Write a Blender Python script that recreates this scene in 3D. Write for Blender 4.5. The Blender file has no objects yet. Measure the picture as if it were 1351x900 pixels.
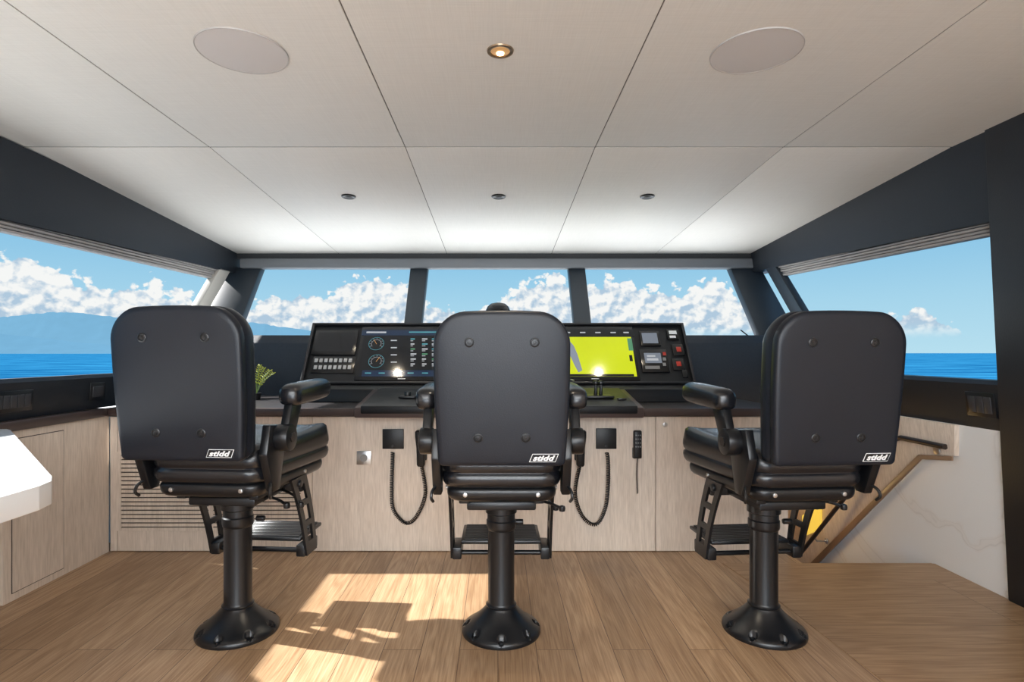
import bpy, bmesh, math, random
from mathutils import Vector, Matrix
random.seed(4)
S=bpy.context.scene
COL=S.collection
F=750.0; VX=657.0; VY=466.0; H=1.2
# ---------------------------------------------------------------- helpers
def hit(px,py,P,N):
    d=Vector(((px-VX)/F,1.0,-(py-VY)/F)); o=Vector((0,0,H))
    t=(Vector(P)-o).dot(Vector(N))/d.dot(Vector(N))
    return o+d*t
class MB:
    def __init__(s): s.v=[];s.f=[];s.m=[]
    def add(s,v,f,m=0,M=None):
        b=len(s.v)
        for p in v:
            p=Vector(p)
            if M is not None: p=M@p
            s.v.append(p)
        for q in f:
            s.f.append([b+i for i in q]); s.m.append(m)
        return s
    def bm(s,bm,m=0,M=None):
        bm.verts.ensure_lookup_table(); bm.verts.index_update()
        s.add([x.co.copy() for x in bm.verts],[[x.index for x in q.verts] for q in bm.faces],m,M); bm.free(); return s
    def box(s,a,b,bev=0,seg=2,m=0,M=None):
        bm=bmesh.new(); bmesh.ops.create_cube(bm,size=1)
        c=[(a[i]+b[i])/2 for i in range(3)]; d=[abs(b[i]-a[i]) for i in range(3)]
        for v in bm.verts: v.co=Vector((c[0]+v.co.x*d[0],c[1]+v.co.y*d[1],c[2]+v.co.z*d[2]))
        if bev>0: bmesh.ops.bevel(bm,geom=list(bm.edges),offset=min(bev,min(d)*.49),segments=seg,profile=.5,affect='EDGES')
        return s.bm(bm,m,M)
    def prism(s,pts,vec,bev=0,seg=2,m=0,M=None):
        bm=bmesh.new(); vec=Vector(vec)
        a=[bm.verts.new(Vector(p)) for p in pts]; b=[bm.verts.new(Vector(p)+vec) for p in pts]
        n=len(pts); bm.faces.new(a[::-1]); bm.faces.new(b)
        for i in range(n): bm.faces.new([a[i],a[(i+1)%n],b[(i+1)%n],b[i]])
        bmesh.ops.recalc_face_normals(bm,faces=list(bm.faces))
        if bev>0: bmesh.ops.bevel(bm,geom=list(bm.edges),offset=bev,segments=seg,profile=.5,affect='EDGES')
        return s.bm(bm,m,M)
    def hexa(s,p,bev=0,m=0):
        bm=bmesh.new(); v=[bm.verts.new(Vector(q)) for q in p]
        for q in ([0,1,2,3],[4,5,6,7],[0,1,5,4],[1,2,6,5],[2,3,7,6],[3,0,4,7]): bm.faces.new([v[i] for i in q])
        bmesh.ops.recalc_face_normals(bm,faces=list(bm.faces))
        if bev>0: bmesh.ops.bevel(bm,geom=list(bm.edges),offset=bev,segments=2,profile=.5,affect='EDGES')
        return s.bm(bm,m)
    def lathe(s,prof,n=40,m=0,M=None):
        v=[];f=[]
        for r,z in prof:
            for i in range(n):
                a=2*math.pi*i/n; v.append((r*math.cos(a),r*math.sin(a),z))
        k=len(prof)
        for j in range(k-1):
            for i in range(n): f.append([j*n+i,j*n+(i+1)%n,(j+1)*n+(i+1)%n,(j+1)*n+i])
        f.append(list(range(n))[::-1]); f.append([(k-1)*n+i for i in range(n)])
        return s.add(v,f,m,M)
    def cyl(s,p0,p1,r,n=20,m=0,bev=0):
        p0=Vector(p0);p1=Vector(p1);d=p1-p0;L=d.length
        M=Matrix.Translation(p0)@d.to_track_quat('Z','Y').to_matrix().to_4x4()
        b=min(bev,L*.45)
        pr=[(r,0),(r,L)] if b<=0 else [(r-b,0),(r-b*.3,b*.3),(r,b),(r,L-b),(r-b*.3,L-b*.3),(r-b,L)]
        return s.lathe(pr,n,m,M)
    def tube(s,path,r,n=8,m=0):
        P=[Vector(p) for p in path]; v=[];f=[]; nrm=None
        for i,p in enumerate(P):
            t=(P[min(i+1,len(P)-1)]-P[max(i-1,0)]).normalized()
            if nrm is None:
                nrm=t.orthogonal().normalized()
            nrm=(nrm-t*nrm.dot(t)).normalized(); b=t.cross(nrm)
            rr=r[i] if isinstance(r,(list,tuple)) else r
            for k in range(n):
                a=2*math.pi*k/n; v.append(p+(nrm*math.cos(a)+b*math.sin(a))*rr)
        for j in range(len(P)-1):
            for i in range(n): f.append([j*n+i,j*n+(i+1)%n,(j+1)*n+(i+1)%n,(j+1)*n+i])
        f.append(list(range(n))[::-1]); f.append([(len(P)-1)*n+i for i in range(n)])
        return s.add(v,f,m)
    def loft(s,loops,m=0,cap=True):
        n=len(loops[0]); v=[p for l in loops for p in l]; f=[]
        for j in range(len(loops)-1):
            for i in range(n): f.append([j*n+i,j*n+(i+1)%n,(j+1)*n+(i+1)%n,(j+1)*n+i])
        if cap: f.append(list(range(n))[::-1]); f.append([(len(loops)-1)*n+i for i in range(n)])
        return s.add(v,f,m)
def smooth_path(pts,k=8):
    P=[Vector(p) for p in pts]; out=[]
    for i in range(len(P)-1):
        p0=P[max(i-1,0)];p1=P[i];p2=P[i+1];p3=P[min(i+2,len(P)-1)]
        for j in range(k):
            t=j/k
            out.append(.5*((2*p1)+(p2-p0)*t+(2*p0-5*p1+4*p2-p3)*t*t+(3*p1-p0-3*p2+p3)*t**3))
    out.append(P[-1]); return out
W={}
def emit(name,mb,mats,parent=None,label=None,cat=None,kind=None,group=None,sharp=38,recalc=True):
    if not isinstance(mats,(list,tuple)): mats=[mats]
    xs=[p.x for p in mb.v];ys=[p.y for p in mb.v];zs=[p.z for p in mb.v]
    o=Vector(((min(xs)+max(xs))/2,(min(ys)+max(ys))/2,min(zs)))
    me=bpy.data.meshes.new(name); me.from_pydata([tuple(p-o) for p in mb.v],[],mb.f)
    for mm in mats: me.materials.append(mm)
    for i,p in enumerate(me.polygons): p.material_index=mb.m[i]; p.use_smooth=True
    if recalc:
        bm=bmesh.new(); bm.from_mesh(me); bmesh.ops.recalc_face_normals(bm,faces=list(bm.faces)); bm.to_mesh(me); bm.free()
    me.update(); me.set_sharp_from_angle(angle=math.radians(sharp))
    ob=bpy.data.objects.new(name,me); COL.objects.link(ob)
    if parent is not None:
        ob.parent=parent; ob.location=o-W[parent.name]
    else: ob.location=o
    W[ob.name]=o
    if label: ob["label"]=label
    if cat: ob["category"]=cat
    if kind: ob["kind"]=kind
    if group: ob["group"]=group
    return ob
def thing(name,loc,label,cat,group=None):
    e=bpy.data.objects.new(name,None); e.empty_display_size=.1; COL.objects.link(e); e.location=loc
    W[e.name]=Vector(loc); e["label"]=label; e["category"]=cat
    if group: e["group"]=group
    return e
def dup(root,loc,label=None):
    def rec(o,par):
        c=o.copy(); COL.objects.link(c)
        if par is not None:
            c.parent=par; c.matrix_parent_inverse=o.matrix_parent_inverse.copy()
        for ch in list(o.children): rec(ch,c)
        return c
    r=rec(root,None); r.location=loc
    if label: r["label"]=label
    return r
# ---------------------------------------------------------------- materials
def newmat(n):
    m=bpy.data.materials.new(n); m.use_nodes=True; nt=m.node_tree
    return m,nt,nt.nodes["Principled BSDF"]
def srgb(r,g,b):
    f=lambda c:(c/255/12.92) if c/255<=.04045 else ((c/255+.055)/1.055)**2.4
    return (f(r),f(g),f(b),1)
def simple(n,col,rough=.5,metal=0,bump=0,bscale=200,var=.08,vscale=6,spec=None,em=None,es=0):
    m,nt,b=newmat(n); N=nt.nodes; L=nt.links
    tc=N.new('ShaderNodeTexCoord')
    nz=N.new('ShaderNodeTexNoise'); nz.inputs['Scale'].default_value=vscale; nz.inputs['Detail'].default_value=2
    L.new(tc.outputs['Object'],nz.inputs['Vector'])
    mx=N.new('ShaderNodeMix'); mx.data_type='RGBA'
    mx.inputs['A'].default_value=tuple(c*(1-var) for c in col[:3])+(1,)
    mx.inputs['B'].default_value=tuple(min(1,c*(1+var)) for c in col[:3])+(1,)
    L.new(nz.outputs['Fac'],mx.inputs['Factor']); L.new(mx.outputs['Result'],b.inputs['Base Color'])
    b.inputs['Roughness'].default_value=rough; b.inputs['Metallic'].default_value=metal
    if spec is not None: b.inputs['Specular IOR Level'].default_value=spec
    if bump>0:
        n2=N.new('ShaderNodeTexNoise'); n2.inputs['Scale'].default_value=bscale; n2.inputs['Detail'].default_value=2
        L.new(tc.outputs['Object'],n2.inputs['Vector'])
        bp=N.new('ShaderNodeBump'); bp.inputs['Strength'].default_value=bump; bp.inputs['Distance'].default_value=.002
        L.new(n2.outputs['Fac'],bp.inputs['Height']); L.new(bp.outputs['Normal'],b.inputs['Normal'])
    if em is not None:
        b.inputs['Emission Color'].default_value=em; b.inputs['Emission Strength'].default_value=es
    return m
def wood(n,c1,c2,axis='Z',scale=1.0,rough=.45,ring=.06):
    m,nt,b=newmat(n); N=nt.nodes; L=nt.links
    tc=N.new('ShaderNodeTexCoord'); mp=N.new('ShaderNodeMapping')
    sc={'Z':(1,1,.09),'Y':(1,.09,1),'X':(.09,1,1)}[axis]
    mp.inputs['Scale'].default_value=tuple(s*scale for s in sc)
    L.new(tc.outputs['Object'],mp.inputs['Vector'])
    wv=N.new('ShaderNodeTexNoise'); wv.inputs['Scale'].default_value=3.2; wv.inputs['Detail'].default_value=1; wv.inputs['Distortion'].default_value=.3
    L.new(mp.outputs['Vector'],wv.inputs['Vector'])
    ml=N.new('ShaderNodeMath'); ml.operation='MULTIPLY'; ml.inputs[1].default_value=60; L.new(wv.outputs['Fac'],ml.inputs[0])
    sn=N.new('ShaderNodeMath'); sn.operation='SINE'; L.new(ml.outputs[0],sn.inputs[0])
    fine=N.new('ShaderNodeTexNoise'); fine.inputs['Scale'].default_value=110; fine.inputs['Detail'].default_value=3
    L.new(mp.outputs['Vector'],fine.inputs['Vector'])
    ad=N.new('ShaderNodeMath'); ad.operation='MULTIPLY_ADD'; ad.inputs[1].default_value=ring; L.new(sn.outputs[0],ad.inputs[0]); L.new(fine.outputs['Fac'],ad.inputs[2])
    r=N.new('ShaderNodeValToRGB'); r.color_ramp.elements[0].position=.22; r.color_ramp.elements[0].color=c1; r.color_ramp.elements[1].position=.74; r.color_ramp.elements[1].color=c2
    L.new(ad.outputs[0],r.inputs['Fac']); L.new(r.outputs['Color'],b.inputs['Base Color'])
    b.inputs['Roughness'].default_value=rough
    return m
def emis(n,col,s=1.0,rough=.3):
    return simple(n,tuple(c*.3 for c in col[:3])+(1,),rough,var=.02,em=col,es=s)

M_leather=simple('black_leather',(.0085,.011,.017,1),.37,bump=.18,bscale=260,var=.12,spec=.36)
M_leather2=simple('black_leather_smooth',(.008,.0085,.011,1),.27,bump=.12,bscale=300,var=.1,spec=.65)
M_metal=simple('black_powder_coat',(.007,.0075,.009,1),.30,bump=.08,bscale=500,var=.1,spec=.5)
M_plast=simple('black_plastic',(.008,.0085,.010,1),.4,var=.1,spec=.4)
M_rubber=simple('ribbed_rubber',(.03,.03,.032,1),.4,var=.1)
M_steel=simple('brushed_steel',(.6,.6,.6,1),.3,1.0,var=.05)
M_white=simple('white_print',(.8,.8,.8,1),.4,var=.03)
M_dark=simple('charcoal_vinyl',(.011,.0145,.020,1),.5,bump=.2,bscale=180,var=.12,vscale=2,spec=.4)
M_post=simple('graphite_paint',(.026,.034,.043,1),.4,var=.06)
M_header=simple('pale_grey_paint',(.13,.14,.15,1),.5,var=.04)
M_sunlit=simple('sunlit_frame_tint',(.50,.47,.42,1),.5,var=.03)  # sunlight on the left window frame put into its colour
M_blind=simple('grey_blind_fabric',(.34,.32,.305,1),.7,bump=.2,var=.06)
M_shadowgap=simple('dark_recess',(.07,.05,.04,1),.8)
M_brown=simple('bronze_brown_edge',(.060,.040,.036,1),.35,var=.1)
M_counter=simple('dark_counter_top',(.040,.036,.038,1),.35,var=.15,bump=.1)
M_tablew=simple('white_lacquer',(.80,.815,.83,1),.3,var=.01)
M_deck=simple('white_gelcoat',(.8,.8,.8,1),.5,var=.02)
M_cab=wood('pale_oak_veneer',srgb(203,186,169),srgb(230,214,198),'Z',1.0)
M_cabgold=wood('warm_oak_veneer',srgb(170,135,98),srgb(200,165,125),'Z',1.0)
M_speaker=simple('speaker_mesh',(.60,.575,.56,1),.7,bump=.6,bscale=900,var=.02)
def m_ceil():
    m,nt,b=newmat('woven_ceiling_vinyl'); N=nt.nodes; L=nt.links
    tc=N.new('ShaderNodeTexCoord')
    mp=N.new('ShaderNodeMapping'); mp.inputs['Scale'].default_value=(3,160,1); L.new(tc.outputs['Object'],mp.inputs['Vector'])
    a=N.new('ShaderNodeTexNoise'); a.inputs['Scale'].default_value=2.2; a.inputs['Detail'].default_value=2; L.new(mp.outputs['Vector'],a.inputs['Vector'])
    mp2=N.new('ShaderNodeMapping'); mp2.inputs['Scale'].default_value=(160,3,1); L.new(tc.outputs['Object'],mp2.inputs['Vector'])
    c=N.new('ShaderNodeTexNoise'); c.inputs['Scale'].default_value=2.2; c.inputs['Detail'].default_value=2; L.new(mp2.outputs['Vector'],c.inputs['Vector'])
    ad=N.new('ShaderNodeMath'); ad.operation='ADD'; L.new(a.outputs['Fac'],ad.inputs[0]); L.new(c.outputs['Fac'],ad.inputs[1])
    r=N.new('ShaderNodeValToRGB'); r.color_ramp.elements[0].position=.3; r.color_ramp.elements[0].color=(.655,.64,.60,1); r.color_ramp.elements[1].position=.9; r.color_ramp.elements[1].color=(.77,.755,.715,1)
    hv=N.new('ShaderNodeMath'); hv.operation='MULTIPLY'; hv.inputs[1].default_value=.5; L.new(ad.outputs[0],hv.inputs[0])
    L.new(hv.outputs[0],r.inputs['Fac']); L.new(r.outputs['Color'],b.inputs['Base Color']); b.inputs['Roughness'].default_value=.6
    return m
M_ceil=m_ceil()
def m_floor(name,rot):
    m,nt,b=newmat(name); N=nt.nodes; L=nt.links
    geo=N.new('ShaderNodeNewGeometry'); sep=N.new('ShaderNodeSeparateXYZ'); L.new(geo.outputs['Position'],sep.inputs[0])
    cb=N.new('ShaderNodeCombineXYZ')
    if rot: L.new(sep.outputs['X'],cb.inputs['X']); L.new(sep.outputs['Y'],cb.inputs['Y'])
    else: L.new(sep.outputs['Y'],cb.inputs['X']); L.new(sep.outputs['X'],cb.inputs['Y'])
    br=N.new('ShaderNodeTexBrick'); br.inputs['Scale'].default_value=1; br.inputs['Brick Width'].default_value=2.3; br.inputs['Row Height'].default_value=.5 if rot else .155
    br.inputs['Mortar Size'].default_value=.0015; br.inputs['Mortar Smooth'].default_value=.1; br.inputs['Bias'].default_value=0
    br.inputs['Color1'].default_value=(0,0,0,1); br.inputs['Color2'].default_value=(1,1,1,1); br.inputs['Mortar'].default_value=(.5,.5,.5,1)
    L.new(cb.outputs[0],br.inputs['Vector'])
    sc=N.new('ShaderNodeVectorMath'); sc.operation='SCALE'; sc.inputs['Scale'].default_value=7.0; L.new(br.outputs['Color'],sc.inputs[0])
    av=N.new('ShaderNodeVectorMath'); av.operation='ADD'; L.new(cb.outputs[0],av.inputs[0]); L.new(sc.outputs[0],av.inputs[1])
    mp=N.new('ShaderNodeMapping'); mp.inputs['Scale'].default_value=(.55,6.5,1); L.new(av.outputs[0],mp.inputs['Vector'])
    g=N.new('ShaderNodeTexNoise'); g.inputs['Scale'].default_value=1.3; g.inputs['Detail'].default_value=2; g.inputs['Distortion'].default_value=.5; L.new(mp.outputs['Vector'],g.inputs['Vector'])
    ml=N.new('ShaderNodeMath'); ml.operation='MULTIPLY'; ml.inputs[1].default_value=65; L.new(g.outputs['Fac'],ml.inputs[0])
    sn=N.new('ShaderNodeMath'); sn.operation='SINE'; L.new(ml.outputs[0],sn.inputs[0])
    mp2=N.new('ShaderNodeMapping'); mp2.inputs['Scale'].default_value=(4,120,1); L.new(av.outputs[0],mp2.inputs['Vector'])
    fn=N.new('ShaderNodeTexNoise'); fn.inputs['Scale'].default_value=1.5; fn.inputs['Detail'].default_value=4; L.new(mp2.outputs['Vector'],fn.inputs['Vector'])
    ad=N.new('ShaderNodeMath'); ad.operation='MULTIPLY_ADD'; ad.inputs[1].default_value=.09; L.new(sn.outputs[0],ad.inputs[0]); L.new(fn.outputs['Fac'],ad.inputs[2])
    r=N.new('ShaderNodeValToRGB'); r.color_ramp.elements[0].position=.26; r.color_ramp.elements[0].color=srgb(156,122,90); r.color_ramp.elements[1].position=.76; r.color_ramp.elements[1].color=srgb(199,168,134)
    L.new(ad.outputs[0],r.inputs['Fac'])
    mx=N.new('ShaderNodeMix'); mx.data_type='RGBA'; mx.blend_type='MULTIPLY'; mx.inputs['Factor'].default_value=1
    tint=N.new('ShaderNodeValToRGB'); tint.color_ramp.elements[0].color=(.70,.66,.62,1); tint.color_ramp.elements[1].color=(1.0,1.0,1.0,1)
    if rot: tint.color_ramp.elements[0].color=(.76,.71,.65,1); tint.color_ramp.elements[1].color=(.76,.71,.65,1)
    L.new(br.outputs['Color'],tint.inputs['Fac']); L.new(r.outputs['Color'],mx.inputs['A']); L.new(tint.outputs['Color'],mx.inputs['B'])
    m2=N.new('ShaderNodeMix'); m2.data_type='RGBA'; m2.inputs['B'].default_value=srgb(92,68,50)
    L.new(br.outputs['Fac'],m2.inputs['Factor']); L.new(mx.outputs['Result'],m2.inputs['A'])
    L.new(m2.outputs['Result'],b.inputs['Base Color']); b.inputs['Roughness'].default_value=.36
    return m
M_floor=m_floor('oak_planks',False); M_floor2=m_floor('oak_planks_landing',True)
def m_marble():
    m,nt,b=newmat('white_marble'); N=nt.nodes; L=nt.links
    geo=N.new('ShaderNodeNewGeometry')
    n=N.new('ShaderNodeTexNoise'); n.inputs['Scale'].default_value=1.1; n.inputs['Detail'].default_value=4; n.inputs['Distortion'].default_value=.6; n.inputs['Roughness'].default_value=.5
    L.new(geo.outputs['Position'],n.inputs['Vector'])
    r=N.new('ShaderNodeValToRGB'); e=r.color_ramp.elements; W_=(.86,.87,.87,1); e[0].position=.47; e[0].color=W_; e[1].position=.56; e[1].color=W_
    for p_,c_ in ((.490,.845),(.497,.74),(.504,.845),(.53,.85),(.535,.78),(.54,.85)):
        k=e.new(p_); k.color=(c_,c_*.995,c_*.98,1)
    L.new(n.outputs['Fac'],r.inputs['Fac']); L.new(r.outputs['Color'],b.inputs['Base Color']); b.inputs['Roughness'].default_value=.25
    return m
M_marble=m_marble()
def m_glass():
    m,nt,b=newmat('clear_window_glass'); N=nt.nodes; L=nt.links; N.remove(b)
    out=[x for x in N if x.type=='OUTPUT_MATERIAL'][0]
    t=N.new('ShaderNodeBsdfTransparent')
    nz=N.new('ShaderNodeTexNoise'); nz.inputs['Scale'].default_value=.5
    mc=N.new('ShaderNodeMix'); mc.data_type='RGBA'; mc.inputs['A'].default_value=(.97,.985,.99,1); mc.inputs['B'].default_value=(.975,.988,.99,1)
    L.new(nz.outputs['Fac'],mc.inputs['Factor']); L.new(mc.outputs['Result'],t.inputs['Color'])
    L.new(t.outputs[0],out.inputs['Surface'])
    return m
M_glass=m_glass()
# ---------------------------------------------------------------- room shell
ZC=2.2; YB=2.76; YF=5.0; ZF=2.075
def zc(Y): return ZC if Y<=YB else ZC-(Y-YB)*(ZC-ZF)/(YF-YB)
def xR(z): return 2.49-.132*z
def xL(z): return -(2.45-.077*z)
mb=MB()
mb.prism([(-2.6,-2.5,-.06),(2.56,-2.5,-.06),(2.56,3.24,-.06),(1.74,3.24,-.06),(1.74,3.6,-.06),(-2.6,3.6,-.06)],(0,0,.06))
emit('floor',mb,M_floor,kind='structure',label='light oak plank floor',recalc=False)
mb=MB(); mb.prism([(1.28,3.24,0),(1.36,2.72,0),(1.42,1.9,0),(2.47,1.9,0),(2.47,3.24,0)],(0,0,.003))
emit('floor_landing',mb,M_floor2,kind='structure',label='oak stair landing board with crosswise grain')
mb=MB()
xs=[-2.5,-1.4,-.45,.472,1.386,2.5]; g=.0022; gy=.0055
ysn=[-2.5,-.6,YB]
for i in range(5):
    x0=xs[i]+g; x1=xs[i+1]-g
    for j in range(2):
        mb.box((x0,ysn[j]+gy,ZC),(x1,ysn[j+1]-gy,ZC+.03),.001,1)
    a=YB+gy; b=YF
    mb.hexa([(x0,a,zc(a)),(x1,a,zc(a)),(x1,b,zc(b)),(x0,b,zc(b)),(x0,a,zc(a)+.03),(x1,a,zc(a)+.03),(x1,b,zc(b)+.03),(x0,b,zc(b)+.03)],.001)
mb.prism([(-2.6,-2.5,ZC+.0025),(-2.6,YB,ZC+.0025),(-2.6,5.3,zc(5.3)+.0025),(-2.6,5.3,ZC+.1),(-2.6,-2.5,ZC+.1)],(5.2,0,0),m=1)
emit('ceiling',mb,[M_ceil,simple('seam_grey',(.15,.14,.125,1),.8)],kind='structure',label='off-white woven ceiling panels with fine seams')
def side(sgn):
    X=xL if sgn<0 else xR
    def P(Y,z,e=0): return (X(z)+sgn*e,Y,z)
    mb=MB()
    def slab(poly,th,m=0,bev=0):
        a=[P(Y,z) for Y,z in poly]; mb.prism(a,(sgn*th,0,0),m=m,bev=bev)
    if sgn<0:
        slab([(-2.5,1.80),(2.6,1.825),(4.9,1.90),(5.1,1.90),(5.1,2.16),(-2.5,2.26)],.16)
    else:
        slab([(2.57,1.80),(4.85,1.91),(5.1,1.91),(5.1,2.16),(2.57,2.26)],.16)
    emit(('wall_left' if sgn<0 else 'wall_right'),mb,M_dark,kind='structure',label='black vinyl-clad window head beam')
side(-1); side(1)
mb=MB()
def ypost(z): return 2.755-.09*z
mb.hexa([(xR(0)-.02,ypost(0),0),(xR(0)-.02,1.6,0),(xR(0)+.3,1.6,0),(xR(0)+.3,ypost(0),0),
 (xR(2.25)-.015,ypost(2.25),2.25),(xR(2.25)-.015,1.6,2.25),(xR(2.25)+.3,1.6,2.25),(xR(2.25)+.3,ypost(2.25),2.25)],.008)
emit('trim_1',mb,M_dark,kind='structure',label='black vinyl-clad leaning wall post')
mb=MB(); mb.box((2.42,-2.5,0),(2.6,1.6,2.25)); emit('wall_aft_right',mb,M_cab,kind='structure',label='pale oak wall')
mb=MB(); mb.box((-2.6,-2.5,0),(-2.38,.9,2.25)); emit('wall_aft_left',mb,M_cab,kind='structure',label='pale oak wall')
mb=MB()
zs0,zs1=.87,1.075
poly=[(xL(zs0),0,zs0+.003),(xL(zs0)+.01,0,zs0+.03),(xL(zs1)+.012,0,zs1-.02),(xL(zs1)-.01,0,zs1),(xL(zs1)-.15,0,zs1-.005),(xL(zs1)-.15,0,zs0)]
mb.prism([(p[0],.9,p[2]) for p in poly],(0,3.9,0))
emit('trim_2',mb,M_dark,kind='structure',label='black padded window sill panel')
mb=MB(); a0=.83
poly=[(xR(a0),0,a0),(xR(a0)-.01,0,a0+.03),(xR(1.07)-.012,0,1.05),(xR(1.07)+.01,0,1.07),(xR(1.07)+.2,0,1.065),(xR(1.07)+.2,0,a0)]
mb.prism([(p[0],2.66,p[2]) for p in poly],(0,2.1,0))
emit('trim_3',mb,M_dark,kind='structure',label='black padded window sill panel')
def PR(px,py,off=0):
    N=Vector((1,0,.132)); P=Vector((2.49-off,0,0)); return hit(px,py,P,N)
mb=MB()
mb.prism([(xR(z),Y,z) for Y,z in [(2.70,-.05),(2.66,.83),(4.9,.83),(4.9,-2.2),(3.2,-2.2)]],(.1,0,0))
emit('wall_stair_marble',mb,M_marble,kind='structure',label='white marble stairwell wall with grey veins')
mb=MB()
q=[PR(1265,556),PR(1265,602),PR(1218,600),PR(1076,742)]
pts=[Vector((xR(.828),q[0].y,.828)),q[1],q[2],q[3],Vector((xR(-1.2),5.0,-1.2)),Vector((xR(.828),5.0,.828))]
mb.prism([p-Vector((.025,0,0)) for p in pts],(.03,0,0),.002)
emit('wall_stair_panel',mb,M_cab,kind='structure',label='oak panel stepping down along the stair')
mb=MB()
s=[PR(1265,602),PR(1220,600),PR(1066,752)]; s2=[PR(1265,608),PR(1224,606),PR(1073,756)]
o=Vector((.028,0,0))
mb.prism([p-o for p in (s[0],s[1],s[2],s2[2],s2[1],s2[0])],(-.010,0,0),.002)
emit('trim_4',mb,simple('tan_oak_edge',srgb(142,116,94),.4),kind='structure',label='tan oak edge strip along the stair')
wl=thing('yellow_glow_panel',tuple(PR(1079,706)),'flat glowing yellow panel standing in for warm light beside the stair','glow panel')
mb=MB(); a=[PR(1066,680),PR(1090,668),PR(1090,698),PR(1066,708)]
mb.prism([p-Vector((.03,0,0)) for p in a],(-.02,0,0),.004); emit('lens',mb,emis('yellow_panel_glow',(.95,.62,.08,1),.85),parent=wl)  # emissive panel added for the warm yellow glow on this wall
st=thing('staircase',(2.1,3.25,-.2),'oak stair treads going down beside the console','stairs')
for i in range(6):
    mb=MB(); mb.box((1.76,3.25+.24*i,-.2*(i+1)-.03),(2.44,3.25+.24*(i+1)-.002,-.2*(i+1)),.004); emit('tread',mb,M_floor,parent=st)
mb=MB(); mb.box((1.70,3.60,-2.2),(1.755,4.9,.81)); emit('wall_stair_inner',mb,M_cabgold,kind='structure',label='oak stairwell side wall')
mb=MB(); mb.box((1.70,3.25,-2.2),(1.755,3.60,-.061)); emit('wall_stair_inner_lower',mb,M_cabgold,kind='structure',label='oak stairwell side wall below floor')
mb=MB(); mb.box((-2.6,4.95,-2.2),(2.6,5.0,1.25)); emit('wall_front',mb,M_cabgold,kind='structure',label='front bulkhead under the windscreen')
mb=MB()
prof=[(4.58,1.345),(4.64,1.34),(5.02,1.24),(5.02,.80),(4.51,.80),(4.52,1.28)]
mb.prism([(-2.5,y,z) for y,z in prof],(5.0,0,0),.006)
emit('trim_5',mb,simple('coaming_vinyl',(.022,.028,.038,1),.6,bump=.4,bscale=120,var=.2,vscale=60),kind='structure',label='dark coaming below the windscreen')
def ws(x,t,off=0):
    return Vector((x,4.60+.42*t,1.33+.63*t))
mb=MB(); mb.box((-2.26,4.97,1.945),(2.26,5.08,2.030),.012); mb.box((-2.3,4.99,2.03),(2.3,5.1,2.11),m=1)
emit('trim_6',mb,[M_header,simple('header_gap',(.012,.014,.016,1),.6)],kind='structure',label='grey windscreen header')
def post(xa0,xa1,xb0,xb1,idx,lab,mat,t0=0,t1=1,dep=.1):
    mb=MB(); d=Vector((0,dep,-.0))
    A=[ws(xa0,t0),ws(xa1,t0),ws(xa1,t0)+d,ws(xa0,t0)+d,ws(xb0,t1),ws(xb1,t1),ws(xb1,t1)+d,ws(xb0,t1)+d]
    mb.hexa(A,.012); emit('trim_%d'%idx,mb,mat,kind='structure',label=lab)
post(-.775,-.63,-.775,-.62,7,'grey windscreen mullion',M_post)
post(.625,.77,.62,.77,8,'grey windscreen mullion',M_post)
post(-2.46,-2.13,-2.36,-2.09,9,'grey windscreen corner post',M_post)
post(2.12,2.44,2.05,2.32,10,'grey windscreen corner post',M_post)
for sgn,idx,mat in ((-1,11,M_sunlit),(1,12,M_post)):
    X=xL if sgn<0 else xR
    mb=MB()
    def q(Y,z,e): return (X(z)+sgn*e,Y,z)
    z0,z1=1.06,1.91; yb0,yb1=(3.98,4.16); yt0,yt1=(4.72,4.90)
    if sgn>0: yb0,yb1,yt0,yt1=(3.92,4.10,4.60,4.76)
    mb.hexa([q(yb0,z0,.0),q(yb1,z0,.0),q(yb1,z0,.06),q(yb0,z0,.06),q(yt0,z1,.0),q(yt1,z1,.0),q(yt1,z1,.06),q(yt0,z1,.06)],.006)
    emit('trim_%d'%idx,mb,mat,kind='structure',label='raked side window frame')
for sgn,idx in ((-1,13),(1,14)):
    X=xL if sgn<0 else xR
    mb=MB(); mb.prism([(X(1.07),4.12,1.07),(X(1.34),4.6,1.34),(X(1.07),4.6,1.07)],(sgn*.1,0,0)); emit('trim_%d'%idx,mb,M_dark,kind='structure',label='black corner cheek panel')
def pane(name,pts,th,lab):
    mb=MB(); mb.prism(pts,th); emit(name,mb,M_glass,kind='structure',label=lab)
gd=Vector((0,.05,0))
for i,(a,b,c,d) in enumerate(((-2.2,-.77,-2.12,-.77),(-.64,.63,-.64,.62),(.77,2.15,.77,2.08))):
    pane('window_%d'%(i+1),[ws(a,.02)+gd,ws(b,.02)+gd,ws(d,.98)+gd,ws(c,.98)+gd],(0,.008,0),'clear windscreen pane')
pane('window_4',[(xL(1.07)-.03,.92,1.07),(xL(1.07)-.03,4.0,1.07),(xL(1.85)-.03,4.75,1.85),(xL(1.85)-.03,.92,1.83)],(-.008,0,0),'clear side window pane')
pane('window_5',[(xR(1.07)+.03,2.68,1.07),(xR(1.07)+.03,3.95,1.07),(xR(1.85)+.03,4.65,1.85),(xR(1.83)+.03,2.6,1.83)],(.008,0,0),'clear side window pane')
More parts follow.
